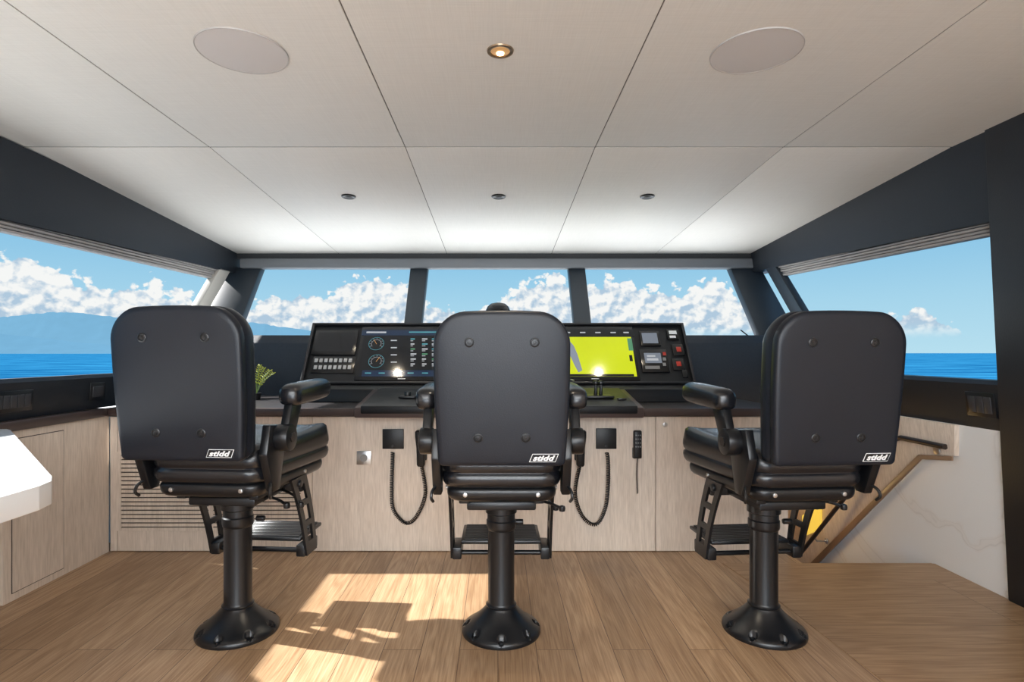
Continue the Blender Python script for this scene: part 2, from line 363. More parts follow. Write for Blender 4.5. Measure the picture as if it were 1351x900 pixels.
for sgn,y0,lab in ((-1,.92,'pleated grey blind folded up above the side window'),(1,2.56,'pleated grey blind folded up above the side window')):
    X=xL if sgn<0 else xR; mb=MB()
    y1=4.78 if sgn<0 else 4.66
    for k in range(5):
        def q(Y,e,z): return (X(z)+sgn*e,Y,z)
        zb=1.812-.017*k; e0=.02+.008*(k%2)
        zt=zb+.012; ze=.078 if sgn>0 else .07
        mb.hexa([q(y0,e0,zb),q(y1,e0,zb+ze),q(y1,e0+.05,zb+ze),q(y0,e0+.05,zb),q(y0,e0,zt),q(y1,e0,zt+ze),q(y1,e0+.05,zt+ze),q(y0,e0+.05,zt)],.002)
        if k<4:
            zb2=zb-.006; mb.hexa([q(y0,e0+.015,zb2),q(y1,e0+.015,zb2+ze),q(y1,e0+.04,zb2+ze),q(y0,e0+.04,zb2),q(y0,e0+.015,zb),q(y1,e0+.015,zb+ze),q(y1,e0+.04,zb+ze),q(y0,e0+.04,zb)],0,1)
    emit('window_blind',mb,[M_blind,simple('blind_fold_shadow',(.16,.15,.14,1),.8)],label=lab,cat='blind')
# ---------------------------------------------------------------- ceiling fittings
def ring(mb,c,r0,r1,th,m=0,n=40):
    pr=[(r0,0),(r0,-th),(r0+.003,-th-.001),(r1-.002,-th),(r1,0)]
    v=[];f=[]
    for r,z in pr:
        for i in range(n):
            a=2*math.pi*i/n; v.append(Vector(c)+Vector((r*math.cos(a),r*math.sin(a),z)))
    k=len(pr)
    for j in range(k-1):
        for i in range(n): f.append([j*n+i,j*n+(i+1)%n,(j+1)*n+(i+1)%n,(j+1)*n+i])
    mb.add(v,f,m)
sp=thing('ceiling_speaker',(-.847,1.885,ZC),'round off-white mesh speaker set flush in the ceiling','speaker','round ceiling speakers')
mb=MB(); mb.lathe([(.141,-.0005),(.141,-.003),(.12,-.004),(.06,-.0045),(.001,-.005)],64,M=Matrix.Translation((-.847,1.885,ZC))); emit('speaker_grille',mb,M_speaker,parent=sp)
mb=MB(); ring(mb,(-.847,1.885,ZC),.141,.145,.004,n=64); emit('speaker_rim',mb,simple('speaker_rim_grey',(.42,.40,.38,1),.5),parent=sp,recalc=False)
dup(sp,(.855,1.885,ZC))
M_lampg=emis('warm_lamp_glow',(1.0,.74,.38,1),8)
dl=thing('recessed_downlight',(.0075,1.88,ZC),'lit warm recessed ceiling spotlight','ceiling light')
mb=MB(); ring(mb,(.0075,1.88,ZC),.032,.045,.004); emit('rim',mb,simple('brass_rim',(.35,.25,.16,1),.3,.8),parent=dl,recalc=False)
mb=MB(); mb.lathe([(.032,-.001),(.03,-.002),(.001,-.0025)],32,M=Matrix.Translation((.0075,1.88,ZC))); emit('reflector',mb,emis('warm_reflector',(1,.55,.22,1),.35),parent=dl)
mb=MB(); mb.lathe([(.013,-.002),(.012,-.006),(.001,-.008)],24,M=Matrix.Translation((.0075,1.89,ZC))); emit('bulb',mb,M_lampg,parent=dl)
yy=3.477; tilt=Matrix.Rotation(-math.atan((ZC-ZF)/(YF-YB)),4,'X')
sd=thing('recessed_spotlight',(-.913,yy,zc(yy)),'dark-rimmed recessed ceiling spotlight','ceiling light','small recessed ceiling spotlights')
mb=MB(); T=Matrix.Translation((-.913,yy,zc(yy)))@tilt
mb.lathe([(.044,.001),(.044,-.004),(.040,-.008),(.034,-.009),(.030,-.008),(.028,-.006)],32,M=T); emit('rim',mb,M_metal,parent=sd)
mb=MB(); mb.lathe([(.022,-.0065),(.015,-.010),(.001,-.011)],24,M=T); emit('lens',mb,M_plast,parent=sd)
dup(sd,(0.004,yy,zc(yy))); dup(sd,(.913,yy,zc(yy)))
# ---------------------------------------------------------------- cabinets
YC=3.435; K=YC/F
def cx(px): return (px-VX)*K
def cz(py): return H-(py-VY)*K
ZT=.815
cab=thing('front_cabinet',(-.25,YC,0),'long pale oak cabinet run under the helm console','cabinet')
mb=MB(); mb.box((-2.345,YC+.021,0),(1.755,YC+.15,ZT)); emit('body',mb,simple('cabinet_gap',(.12,.09,.07,1),.8),parent=cab)
doors=[(-2.345,cx(155)),(cx(155),cx(412)),(cx(412),cx(655)),(cx(655),cx(865)),(cx(865),1.755)]
for a,b in doors:
    mb=MB(); mb.box((a+.0015,YC,.004),(b-.0015,YC+.02,ZT),.0015,1); emit('door',mb,M_cab,parent=cab)
mb=MB(); gx0,gx1=cx(158),cx(400); gz0,gz1=cz(698),cz(598)
mb.box((gx0,YC-.003,gz0),(gx1,YC-.0005,gz1),m=1)
n=18
for i in range(n+1):
    z=gz0+(gz1-gz0)*i/n; mb.box((gx0,YC-.008,z-.0093),(gx1,YC-.002,z+.0093),.001,1)
for x in (gx0,(gx0+gx1)/2,gx1): mb.box((x-.012,YC-.009,gz0-.01),(x+.012,YC-.001,gz1+.01))
emit('vent_grille',mb,[M_cab,M_shadowgap],parent=cab,label='horizontal slatted oak vent grille')
mb=MB(); mb.cyl((cx(877),YC,cz(560)),(cx(877),YC-.012,cz(560)),.014,m=0,bev=.003); mb.box((cx(877)-.002,YC-.014,cz(560)-.007),(cx(877)+.002,YC-.011,cz(560)+.007)); emit('door_lock',mb,M_steel,parent=cab)
sc=thing('side_cabinet',(-2.4,3.06,0),'pale oak cabinet along the side wall','cabinet')
mb=MB(); mb.box((-2.44,2.70,0),(-2.35,YC-.002,.82)); 
emit('body',mb,M_cab,parent=sc)
mb=MB(); mb.box((-2.351,2.745,.035),(-2.3485,3.075,.785),m=1); mb.box((-2.351,2.749,.039),(-2.346,3.071,.781),.001,1); emit('door',mb,[M_cab,M_shadowgap],parent=sc)
mb=MB(); mb.box((-2.46,.9,0),(-2.37,2.697,.82)); 
ob=emit('storage_cabinet',mb,M_cab,label='plain oak panelled cabinet face below the sill',cat='cabinet')
mb=MB(); mb.box((-2.46,.9,.822),(-2.335,YC-.035,.872),.006); emit('side_ledge',mb,M_brown,label='narrow dark brown ledge along the side cabinet',cat='ledge')
ct=thing('countertop',(-.3,YC,.817),'dark countertop with bronze-brown front edge','countertop')
mb=MB(); mb.box((-2.38,YC+.02,.822),(1.755,4.50,.866)); emit('top',mb,M_counter,parent=ct)
mb=MB(); mb.box((-2.38,YC-.03,.820),(1.765,YC+.018,.868),.006); emit('front_edge',mb,M_brown,parent=ct)
# ---------------------------------------------------------------- instrument console
P0=Vector((0,3.95,.985)); Vv=Vector((0,.28,.425)).normalized(); Uu=Vector((1,0,0)); Nn=Uu.cross(Vv)
if Nn.y>0: Nn=-Nn
PM=Matrix((( Uu.x,Vv.x,Nn.x,P0.x),(Uu.y,Vv.y,Nn.y,P0.y),(Uu.z,Vv.z,Nn.z,P0.z),(0,0,0,1)))
def ph(px,py):
    p=hit(px,py,P0,Nn)-P0; return p.dot(Uu),p.dot(Vv)
def pb(mb,x0,y0,x1,y1,n0,n1,m=0,bev=0):
    ym=(y0+y1)/2; xm=(x0+x1)/2
    u0=ph(x0,ym)[0];u1=ph(x1,ym)[0]; v0=ph(xm,y1)[1];v1=ph(xm,y0)[1]
    mb.box((u0,v0,n0),(u1,v1,n1),bev,2,m,PM)
def pring(mb,px,py,r0,r1,n1,m=0,a0=0,a1=360,n=32):
    u,v=ph(px,py); vv=[];f=[]
    for i in range(n+1):
        a=math.radians(a0+(a1-a0)*i/n)
        vv+= [PM@Vector((u+r0*math.cos(a),v+r0*math.sin(a),n1)),PM@Vector((u+r1*math.cos(a),v+r1*math.sin(a),n1))]
    for i in range(n): f.append([2*i,2*i+1,2*i+3,2*i+2])
    mb.add(vv,f,m)
con=thing('instrument_console',(0,4.1,.87),'black sloped helm console with displays and switch panels','console')
Lp=.51
mb=MB()
prof=[(3.84,.868),(3.86,.955),(3.95,.985),(4.23,1.41),(4.25,1.42),(4.32,1.42),(4.45,.868)]
mb.prism([(-1.375,y,z) for y,z in prof],(2.75,0,0),.006)
emit('body',mb,M_plast,parent=con)
mb=MB()
for (u0,u1,v0,v1) in ((-1.375,1.375,Lp-.012,Lp+.004),(-1.375,-1.355,0,Lp),(1.355,1.375,0,Lp),(-1.375,1.375,-.004,.012)):
    mb.box((u0,v0,0),(u1,v1,.022),.004,2,0,PM)
emit('rim',mb,simple('rim_gunmetal',(.03,.03,.033,1),.35,.3),parent=con)
M_scr=simple('dark_screen_glass',(.008,.009,.012,1),.09,var=.02)
M_bezel=simple('gloss_bezel',(.008,.008,.009,1),.2,var=.02)
M_cy=emis('display_cyan',(.10,.36,.42,1),.6,.1); M_gr=emis('display_green',(.12,.36,.2,1),.5,.1); M_wh=emis('display_white',(.6,.62,.65,1),.55,.1)
M_bl=emis('display_blue',(.012,.03,.07,1),.7,.1); M_yg=emis('chart_lime',(.56,.64,.008,1),.92,.12); M_gy=emis('chart_grey',(.30,.34,.42,1),.6,.12)
M_red=emis('red_legend',(.6,.05,.03,1),.3); M_lcd=emis('grey_lcd',(.22,.25,.3,1),.6,.12); M_amb=emis('display_amber',(.8,.4,.1,1),.6)
mb=MB(); pb(mb,473,432,590,503,.0,.012,1,.003); pb(mb,477,436,588,499,.012,.0135,0)
pb(mb,478,437,588,444,.0135,.014,2); pb(mb,478,490,588,498,.0135,.014,2)
for (cxp,cyp) in ((497,455),(497,478)):
    pring(mb,cxp,cyp,.053,.056,.0145,3); pring(mb,cxp,cyp,.034,.036,.0145,5,-40,220); 
    for k in range(9):
        a=math.radians(-30+30*k); u,v=ph(cxp,cyp)
        mb.box((.042,-.001,.0140),(.050,.001,.0146),0,1,5,PM@Matrix.Translation((u,v,0))@Matrix.Rotation(a,4,'Z'))
    u,v=ph(cxp,cyp); mb.box((-.004,-.0015,.0140),(.038,.0015,.0148),0,1,6,PM@Matrix.Translation((u,v,0))@Matrix.Rotation(math.radians(120 if cyp<460 else 60),4,'Z'))
for j in range(6):
    y=448+j*6.6
    for x in (542,557,570):
        w=random.uniform(5,8); pb(mb,x,y,x+w,y+1.6,.0135,.0145,random.choice((3,4,5,5)))
        pb(mb,x,y+2.8,x+w*.6,y+3.6,.0135,.0145,5)
for j in range(4):
    y=450+j*9.5; pb(mb,516,y,524,y+1.4,.0135,.0145,5)
pb(mb,484,439,510,441,.014,.0146,5); pb(mb,540,439,580,440.6,.014,.0146,3)
for x in (482,500,519,538,557,575): pb(mb,x,493,x+8,494.4,.014,.0146,3)
emit('navigation_display',mb,[M_scr,M_bezel,M_bl,M_cy,M_gr,M_wh,M_amb],parent=con,label='dark multifunction display with engine gauges')
mb=MB(); pb(mb,598,432,728,503,.0,.012,1,.003); pb(mb,602,436,724,499,.012,.0135,0)
emit('centre_display',mb,[M_scr,M_bezel],parent=con,label='dark switched-off display')
mb=MB(); pb(mb,733,432,839,503,.0,.012,1,.003); pb(mb,736,446,836,498,.012,.0135,2); pb(mb,736,436,836,446,.012,.0136,0)
def ppoly(mb,pts,n,m):
    mb.add([PM@Vector((ph(x,y)[0],ph(x,y)[1],n)) for x,y in pts],[list(range(len(pts)))],m)
ppoly(mb,[(740,446),(750,450),(757,458),(762,470),(768,490),(763,493),(757,482),(750,466),(740,456)],.0142,3)
pb(mb,828,448,834,464,.0135,.0145,5); pb(mb,830,470,834,478,.0135,.0145,0); pb(mb,737,495,836,498,.0135,.0145,0)
for x in (745,765,785,805,822): pb(mb,x,439.5,x+7,441,.0136,.0146,4)
emit('chart_display',mb,[M_scr,M_bezel,M_yg,M_gy,M_wh,M_gr],parent=con,label='lit lime-green chart display',recalc=False)
mb=MB(); pb(mb,414,437,471,469,0,.010,1,.002); pb(mb,418,440,467,465,.010,.0115,0); emit('small_display',mb,[M_scr,M_bezel],parent=con,label='small blank display')
mb=MB(); pb(mb,412,471,468,493,0,.005,1,.002)
for r,y in enumerate((474,483)):
    for k in range(8):
        x=415.5+k*6.4-r*1.2; pb(mb,x,y,x+4.4,y+5,.005,.012,0,.002)
emit('switch_bank',mb,[simple('pale_button',(.40,.40,.40,1),.4),M_bezel],parent=con,label='two rows of pale push buttons')
mb=MB(); pb(mb,844,438,870,457,0,.010,1,.002); pb(mb,847,440.5,867,454,.010,.012,0); emit('small_display',mb,[M_lcd,M_bezel],parent=con,label='small grey lit display')
mb=MB(); pb(mb,880,436,894,449,0,.010,1,.002); pb(mb,882,437.5,892,442,.010,.012,0); pb(mb,883,444,891,447,.010,.012,0); emit('legend_switch',mb,[M_white,M_bezel],parent=con,label='small white-legend switch')
mb=MB(); pb(mb,845,462,881,492,0,.010,1,.003); pb(mb,850,467,872,480,.010,.012,0); pb(mb,853,470,864,472,.012,.013,3); pb(mb,853,474,868,477,.012,.013,3)
pb(mb,874,466,878,470,.010,.014,2); pb(mb,874,473,878,477,.010,.014,4); pb(mb,874,480,878,484,.010,.014,4); pb(mb,851,484,870,488,.010,.013,4)
emit('autopilot_unit',mb,[M_lcd,M_bezel,M_red,M_wh,simple('grey_key',(.2,.2,.2,1),.5)],parent=con,label='control unit with small screen and red key')
mb=MB()
for y in (455,474):
    pb(mb,887,y,902,y+15,0,.009,1,.002); pb(mb,892,y+4,898,y+10,.009,.013,0,.001)
pb(mb,900,489,907,499,0,.008,1,.002)
emit('alarm_button_panel',mb,[M_red,M_bezel,M_white],parent=con,label='red alarm push buttons in black frames')
for x in (530,785):
    mb=MB(); pb(mb,x-5,500.5,x+5,501.4,.012,.0126); emit('maker_strip',mb,M_white,parent=con)
cp=thing('magnetic_compass',(0,4.28,1.421),'black domed compass on top of the console','compass')
mb=MB(); mb.lathe([(.04,1.422),(.045,1.43),(.05,1.45),(.07,1.48),(.1,1.49),(.102,1.50)],36,M=Matrix.Translation((0,4.285,0))); emit('base',mb,M_metal,parent=cp)
mb=MB(); mb.lathe([(.095,1.50),(.093,1.52),(.08,1.55),(.055,1.572),(.02,1.58),(.002,1.581)],36,M=Matrix.Translation((0,4.285,0))); emit('dome',mb,M_scr,parent=cp)
# ---------------------------------------------------------------- control pod
pod=thing('control_pod',(.01,3.5,.87),'protruding black helm armrest panel with brown border','control panel')
def px2x(px,Y): return (px-VX)/F*Y
ya,za,yb_,zb_=3.24,.900,3.74,.968
xa0,xa1=px2x(467,ya),px2x(850,ya)
mb=MB()
mb.prism([(xa0,ya,.830),(xa0,3.40,.830),(xa0,3.40,.871),(xa0,yb_,.871),(xa0,yb_,zb_-.004),(xa0,ya,za-.010)],(xa1-xa0,0,0),.008)
emit('body',mb,M_brown,parent=pod)
mb=MB(); i=.035
mb.hexa([(xa0+i,ya-.004,.852),(xa1-i,ya-.004,.852),(xa1-i,yb_,.885),(xa0+i,yb_,.885),(xa0+i,ya-.004,za),(xa1-i,ya-.004,za),(xa1-i,yb_,zb_+.004),(xa0+i,yb_,zb_+.004)],.01)
emit('pad',mb,M_plast,parent=pod)
def podp(px,py):
    n=Vector((0,-(zb_+.004-za),(yb_-ya))); return hit(px,py,(0,ya,za),n)
p=podp(538,524); mb=MB(); mb.box((p.x-.05,p.y-.05,p.z-.002),(p.x+.05,p.y+.05,p.z+.008),.003); mb.cyl(p,p+Vector((0,0,.035)),.022,bev=.006); emit('dial',mb,M_metal,parent=pod)
p=podp(790,524); mb=MB(); mb.box((p.x-.085,p.y-.06,p.z-.004),(p.x+.085,p.y+.06,p.z+.012),.006); emit('throttle_base',mb,M_metal,parent=pod)
for dx in (-.02,.012):
    mb=MB()
    mb.tube([p+Vector((dx,0,.01)),p+Vector((dx,-.01,.05)),p+Vector((dx,.0,.085))],[.012,.009,.009],10)
    mb.box(tuple(p+Vector((dx-.014,-.02,.075))),tuple(p+Vector((dx+.014,.015,.10))),.008,3)
    emit('throttle_lever',mb,M_metal,parent=pod)
p=podp(755,520); mb=MB(); mb.cyl(p,p+Vector((0,0,.02)),.03,bev=.004); mb.tube([p,p+Vector((-.005,0,.07)),p+Vector((0,-.005,.09))],[.008,.007,.013],12); emit('chrome_lever',mb,M_steel,parent=pod,label='chrome lever')
for px in (820,570):
    p=podp(px,527); mb=MB(); mb.box((p.x-.025,p.y-.025,p.z-.002),(p.x+.025,p.y+.025,p.z+.01),.003); emit('switch',mb,M_metal,parent=pod)
# ---------------------------------------------------------------- items on the cabinet front
YG=YC-.001
def plate(px0,py0,px1,py1,lab,grp=None):
    t=thing('wall_plate',((cx(px0)+cx(px1))/2,YG,cz(py1)),lab,'wall plate',grp)
    mb=MB(); mb.box((cx(px0),YG-.012,cz(py1)),(cx(px1),YG,cz(py0)),.003); emit('cover',mb,M_plast,parent=t)
    return t
t=plate(505,566,533,592,'square matte black microphone socket plate','socket plates')
mb=MB(); mb.cyl((cx(519),YG-.012,cz(588)),(cx(519),YG-.02,cz(588)),.007); emit('socket',mb,M_metal,parent=t)
t=plate(786,565,813,592,'square matte black microphone socket plate','socket plates')
mb=MB(); mb.cyl((cx(799),YG-.012,cz(588)),(cx(799),YG-.02,cz(588)),.007); emit('socket',mb,M_metal,parent=t)
t=thing('power_socket',(cx(480.5),YG,cz(613)),'small brushed steel socket','socket')
mb=MB(); mb.box((cx(471),YG-.008,cz(613)),(cx(490),YG,cz(595)),.003); emit('cover',mb,M_steel,parent=t)
mb=MB(); mb.cyl((cx(480.5),YG-.008,cz(604)),(cx(480.5),YG-.011,cz(604)),.022); emit('socket_insert',mb,simple('grey_insert',(.25,.24,.23,1),.5),parent=t)
def coil(path,r,w):
    P=smooth_path(path,26); out=[]; L=0
    for i in range(len(P)-1):
        t=(P[i+1]-P[i]); seg=t.length; t.normalize(); a=Vector((0,1,0)); b=t.cross(a).normalized()
        n=max(2,int(seg/.0012))
        for k in range(n):
            L+=seg/n; ph_=L/.0105*2*math.pi
            out.append(P[i].lerp(P[i+1],k/n)+ (a*math.cos(ph_)+b*math.sin(ph_))*r)
    return out
def handset(pxc,py0,py1,cordpts,lab,coiled=True):
    x=cx(pxc); z0=cz(py1); z1=cz(py0)
    t=thing('handset',(x,YG,z0),lab,'handset')
    mb=MB(); mb.box((x-.03,YG-.03,z0+.03),(x+.03,YG,z1-.05),.004); emit('cradle',mb,M_plast,parent=t)
    mb=MB()
    loops=[]
    for zz,w,d in ((z0,.018,.012),(z0+.01,.024,.018),((z0+z1)/2,.026,.02),(z1-.04,.034,.026),(z1-.008,.034,.026),(z1,.026,.018)):
        lp=[]
        for k in range(20):
            a=2*math.pi*k/20; c,s_=math.cos(a),math.sin(a)
            lp.append(Vector((x+w*math.copysign(abs(c)**.5,c),YC-.055+d*math.copysign(abs(s_)**.5,s_),zz)))
        loops.append(lp)
    mb.loft(loops); 
    for k in range(3): mb.box((x-.015,YC-.085,z1-.03-.008*k),(x+.015,YC-.078,z1-.026-.008*k))
    emit('body',mb,M_plast,parent=t)
    mb=MB(); C=[Vector((cx(a),YC-.03,cz(b))) for a,b in cordpts]
    if coiled: mb.tube(coil(C,.0095,.003),.0034,5)
    else: mb.tube(smooth_path(C,6),.003,6)
    emit('cord',mb,M_plast,parent=t)
handset(557,566,613,[(557,613),(562,650),(550,680),(536,688),(520,670),(518,640),(519,606),(519,596)],'black radio microphone with coiled cord hanging in a loop')
handset(764,566,613,[(764,613),(758,650),(768,680),(785,690),(797,670),(801,640),(801,606),(799,596)],'black radio microphone with coiled cord hanging in a loop')
x=cx(839.5); t=thing('remote_control',(x,YG,cz(604)),'slim black wired remote control in a wall holder','remote control')
mb=MB(); mb.box((x-.026,YG-.03,cz(604)),(x+.026,YG,cz(590)),.005); emit('holder',mb,M_metal,parent=t)
mb=MB(); mb.box((x-.024,YC-.045,cz(603)),(x+.024,YC-.012,cz(567)),.009,3); emit('body',mb,M_plast,parent=t)
mb=MB()
for r in range(4):
    for c in range(3): mb.cyl((x-.013+.013*c,YC-.045,cz(573+r*5)),(x-.013+.013*c,YC-.048,cz(573+r*5)),.004,10)
emit('keypad',mb,simple('grey_keys',(.18,.18,.18,1),.5),parent=t)
mb=MB(); mb.tube(coil([Vector((x,YC-.03,cz(604))),Vector((x-.004,YC-.03,cz(625))),Vector((x,YC-.03,cz(650)))],.004,.002),.0022,5); emit('cord',mb,M_plast,parent=t)
pl=thing('plant_sprig',(-1.72,4.05,.868),'yellow-green leafy sprig in a small dark pot','plant')
mb=MB(); mb.lathe([(.025,.868),(.032,.91),(.034,.915),(.03,.915),(.001,.91)],24,M=Matrix.Translation((-1.72,4.05,0))); emit('pot',mb,M_plast,parent=pl)
mb=MB(); mbs=MB()
for k in range(4):
    b=Vector((-1.72,4.05,.91)); e=b+Vector((.02+.035*k,random.uniform(-.03,.03),.20-.018*k))
    pth=smooth_path([b,b.lerp(e,.5)+Vector((-.01,0,.02)),e],6); mbs.tube(pth,.002,5)
    for j in range(4,len(pth)):
        for s_ in (-1,1):
            c=pth[j]; d=Vector((s_*.8+.3,random.uniform(-.4,.4),.5)).normalized(); L=.022; w=d.cross(Vector((0,1,0))).normalized()*.004
            mb.add([c,c+d*L*.5+w,c+d*L,c+d*L*.5-w],[[0,1,2,3]])
emit('stems',mbs,simple('stem_green',(.12,.2,.03,1),.6),parent=pl)
emit('leaves',mb,simple('leaf_yellow_green',(.45,.48,.04,1),.5),parent=pl,recalc=False)
# ---------------------------------------------------------------- side wall switch plates
M_rock=simple('rocker_grey',(.035,.035,.04,1),.4)
def wallbox(mb,sgn,Y0,Y1,z0,z1,n0,n1,m=0,bev=.002):
    X=(lambda z: xL(z)+.011) if sgn<0 else (lambda z:xR(z)-.011)
    def q(Y,z,n): return (X(z)-sgn*n,Y,z)
    mb.hexa([q(Y0,z0,n0),q(Y1,z0,n0),q(Y1,z0,n1),q(Y0,z0,n1),q(Y0,z1,n0),q(Y1,z1,n0),q(Y1,z1,n1),q(Y0,z1,n1)],bev,m)
def wh(sgn,px,py):
    if sgn<0: p=hit(px,py,(-2.45+.011,0,0),(1,0,-.077))
    else: p=hit(px,py,(2.49-.011,0,0),(1,0,.132))
    return p.y,p.z
def swplate(sgn,x0,y0,x1,y1,ntog,lab):
    A=wh(sgn,x0,(y0+y1)/2);B=wh(sgn,x1,(y0+y1)/2);C=wh(sgn,(x0+x1)/2,y0);D=wh(sgn,(x0+x1)/2,y1)
    Y0,Y1=sorted((A[0],B[0])); z0,z1=D[1],C[1]
    X=xL(z0) if sgn<0 else xR(z0)
    t=thing('switch_panel',(X,(Y0+Y1)/2,z0),lab,'switch')
    mb=MB(); wallbox(mb,sgn,Y0,Y1,z0,z1,-.004,.006); emit('cover',mb,M_metal,parent=t)
    w=(Y1-Y0-.03)/ntog
    for k in range(ntog):
        a=Y0+.015+w*k; mb=MB(); wallbox(mb,sgn,a+.002,a+w-.002,z0+.02,z1-.02,.006,.010); emit('rocker',mb,M_rock,parent=t)
swplate(-1,-12,516,42,544,5,'black wall plate with a row of rocker switches')
swplate(-1,118,505,137,528,1,'small black wall switch plate')
swplate(1,1276,518,1314,550,3,'black wall plate with rocker switches')
# ---------------------------------------------------------------- handrail
hr=thing('handrail',(2.4,3.1,.69),'dark tubular handrail running down the stair wall','handrail')
mb=MB(); pts=[(2.36,3.0,.705),(2.36,3.33,.705),(2.36,3.40,.68),(2.37,3.8,.30),(2.40,4.5,-.38)]
P=[Vector(p) for p in pts]; mb.tube([P[0],P[0].lerp(P[1],.5),P[1],P[2],P[3],P[4]],.015,14); emit('rail',mb,simple('dark_bronze',(.05,.038,.034,1),.3,.5),parent=hr)
for p in ((2.36,3.06,.705),(2.37,3.72,.38),(2.39,4.3,-.19)):
    mb=MB(); q=Vector(p); w=Vector((xR(p[2])-.03,p[1],p[2]-.03)); mb.tube([q,q+Vector((.02,0,-.03)),w],.006,10); mb.cyl(w,w-Vector((.008,0,0)),.022,bev=.002); emit('bracket',mb,M_steel,parent=hr)
mb=MB(); mb.lathe([(.02,0),(.02,.012),(.009,.016),(.009,.05),(.012,.052),(.012,.06),(.002,.065)],20,M=Matrix.Translation((1.60,3.30,0)));
emit('door_stop',mb,M_steel,label='small steel floor stop',cat='door stop')
# ---------------------------------------------------------------- white table
tb=thing('table',(-1.85,1.4,0),'white lacquered table with an angled corner','table')
mb=MB(); mb.prism([(-2.30,2.62,.785),(-2.26,2.62,.785),(-2.22,2.59,.785),(-1.27,1.62,.785),(-1.225,1.56,.785),(-1.21,1.50,.785),(-1.21,.35,.785),(-2.30,.35,.785)],(0,0,.065),.003,2); emit('top',mb,M_tablew,parent=tb)
mb=MB(); mb.lathe([(.28,0),(.28,.015),(.06,.03),(.05,.05),(.05,.74),(.12,.775),(.12,.786)],40,M=Matrix.Translation((-1.95,1.2,0))); emit('pedestal',mb,M_steel,parent=tb)
# ---------------------------------------------------------------- helm chair
def rrect(w0,w1,h,r,n=8,crown=0):
    cs=[]
    hw0,hw1=w0/2,w1/2
    rb,rt=r
    for (x,y,rr,a0) in ((hw0-rb,-h/2+rb,rb,-90),(hw1-rt,h/2-rt,rt,0),(-hw1+rt,h/2-rt,rt,90),(-hw0+rb,-h/2+rb,rb,180)):
        for k in range(n+1):
            a=math.radians(a0+90*k/n); cs.append((x+rr*math.cos(a),y+rr*math.sin(a)))
    out=[]
    for i in range(len(cs)):
        a=cs[i];b=cs[(i+1)%len(cs)]; d=math.hypot(b[0]-a[0],b[1]-a[1]); m=max(1,int(d/.05))
        for k in range(m): out.append((a[0]+(b[0]-a[0])*k/m,a[1]+(b[1]-a[1])*k/m))
    if crown: out=[(x,y+(crown*(1-(x/hw1)**2) if y>0 else 0)) for x,y in out]
    return out
def inset(ol,d):
    hx=max(abs(p[0]) for p in ol); hy=max(abs(p[1]) for p in ol)
    return [(x*(hx-d)/hx,y*(hy-d)/hy) for x,y in ol]
chair=thing('helm_chair',(0,0,0),'black leather pedestal helm chair with armrests and footrest','chair','helm chairs')
mb=MB(); n=192; prof=[(.168,0),(.17,.006),(.169,.016),(.163,.024),(.155,.030),(.148,.0345),(.141,.039),(.134,.044),(.126,.050),(.116,.058),(.10,.071),(.085,.086),(.072,.10),(.066,.108),(.064,.112)]
v=[];f=[]
for r,z in prof:
    for i in range(n):
        a=2*math.pi*i/n; zz=z
        ka=((a+math.pi/8)%(math.pi/4))-math.pi/8
        dd=math.hypot(r*math.sin(ka), (r*math.cos(ka)-.15))
        if dd<.015 and z>.018: zz=.018
        v.append((r*math.cos(a),r*math.sin(a),zz))
for j in range(len(prof)-1):
    for i in range(n): f.append([j*n+i,j*n+(i+1)%n,(j+1)*n+(i+1)%n,(j+1)*n+i])
f.append(list(range(n))[::-1]); f.append([(len(prof)-1)*n+i for i in range(n)]); mb.add(v,f)
base=emit('base',mb,M_metal,parent=chair,sharp=50)
for k in range(8):
    a=k*math.pi/4; mb=MB(); mb.lathe([(.009,.017),(.009,.024),(.006,.026)],6,M=Matrix.Translation((.150*math.cos(a),.150*math.sin(a),0))); emit('bolt',mb,M_metal,parent=base)
mb=MB(); mb.lathe([(.064,.11),(.066,.118),(.060,.122),(.057,.13),(.057,.44),(.062,.445),(.064,.455),(.064,.48),(.060,.485),(.060,.51),(.068,.515),(.068,.565)],48)
emit('column',mb,M_metal,parent=chair)
mb=MB(); mb.cyl((.06,0,.47),(.095,0,.47),.012,bev=.002); emit('column_knob',mb,M_metal,parent=chair)
mb=MB(); mb.box((-.14,-.17,.565),(.14,.18,.601),.008); mb.box((-.17,-.20,.60),(-.13,.22,.625),.005); mb.box((.13,-.20,.60),(.17,.22,.625),.005)
emit('slide_base',mb,M_metal,parent=chair)
for a_,b_,c_ in (((.12,-.05,.58),(.2,-.09,.575),(.25,-.12,.56)),((.12,.08,.58),(.2,.05,.56),(.24,.04,.52))):
    mb=MB(); mb.tube(smooth_path([a_,b_,c_],5),.006,8); mb.lathe([(.002,-.014),(.012,-.01),(.014,0),(.012,.01),(.002,.014)],16,M=Matrix.Translation(c_))
    emit('adjuster_lever',mb,M_metal,parent=chair)
def XY(ol,z,dy=0): return [Vector((x,y+dy,z)) for x,y in ol]
mb=MB(); ol=rrect(.43,.48,.61,(.06,.07)); mb.loft([XY(inset(ol,d),z,.03) for d,z in ((.06,.620),(.03,.622),(.014,.628),(.005,.638),(.001,.650),(0,.662),(.002,.672),(.008,.678),(.03,.68))])
pan=emit('seat_pan',mb,M_metal,parent=chair,sharp=60)
for sx in (-.14,.14):
    mb=MB(); mb.cyl((sx,-.270,.655),(sx,-.281,.655),.009,16,bev=.002); emit('screw',mb,M_steel,parent=pan)
for sx in (-1,1):
    for yy_ in (-.15,.1):
        xx_=.2175+.025*((yy_+.275)/.61)
        mb=MB(); mb.cyl((sx*(xx_-.008),yy_,.655),(sx*(xx_+.004),yy_,.655),.009,16,bev=.002); emit('screw',mb,M_steel,parent=pan)
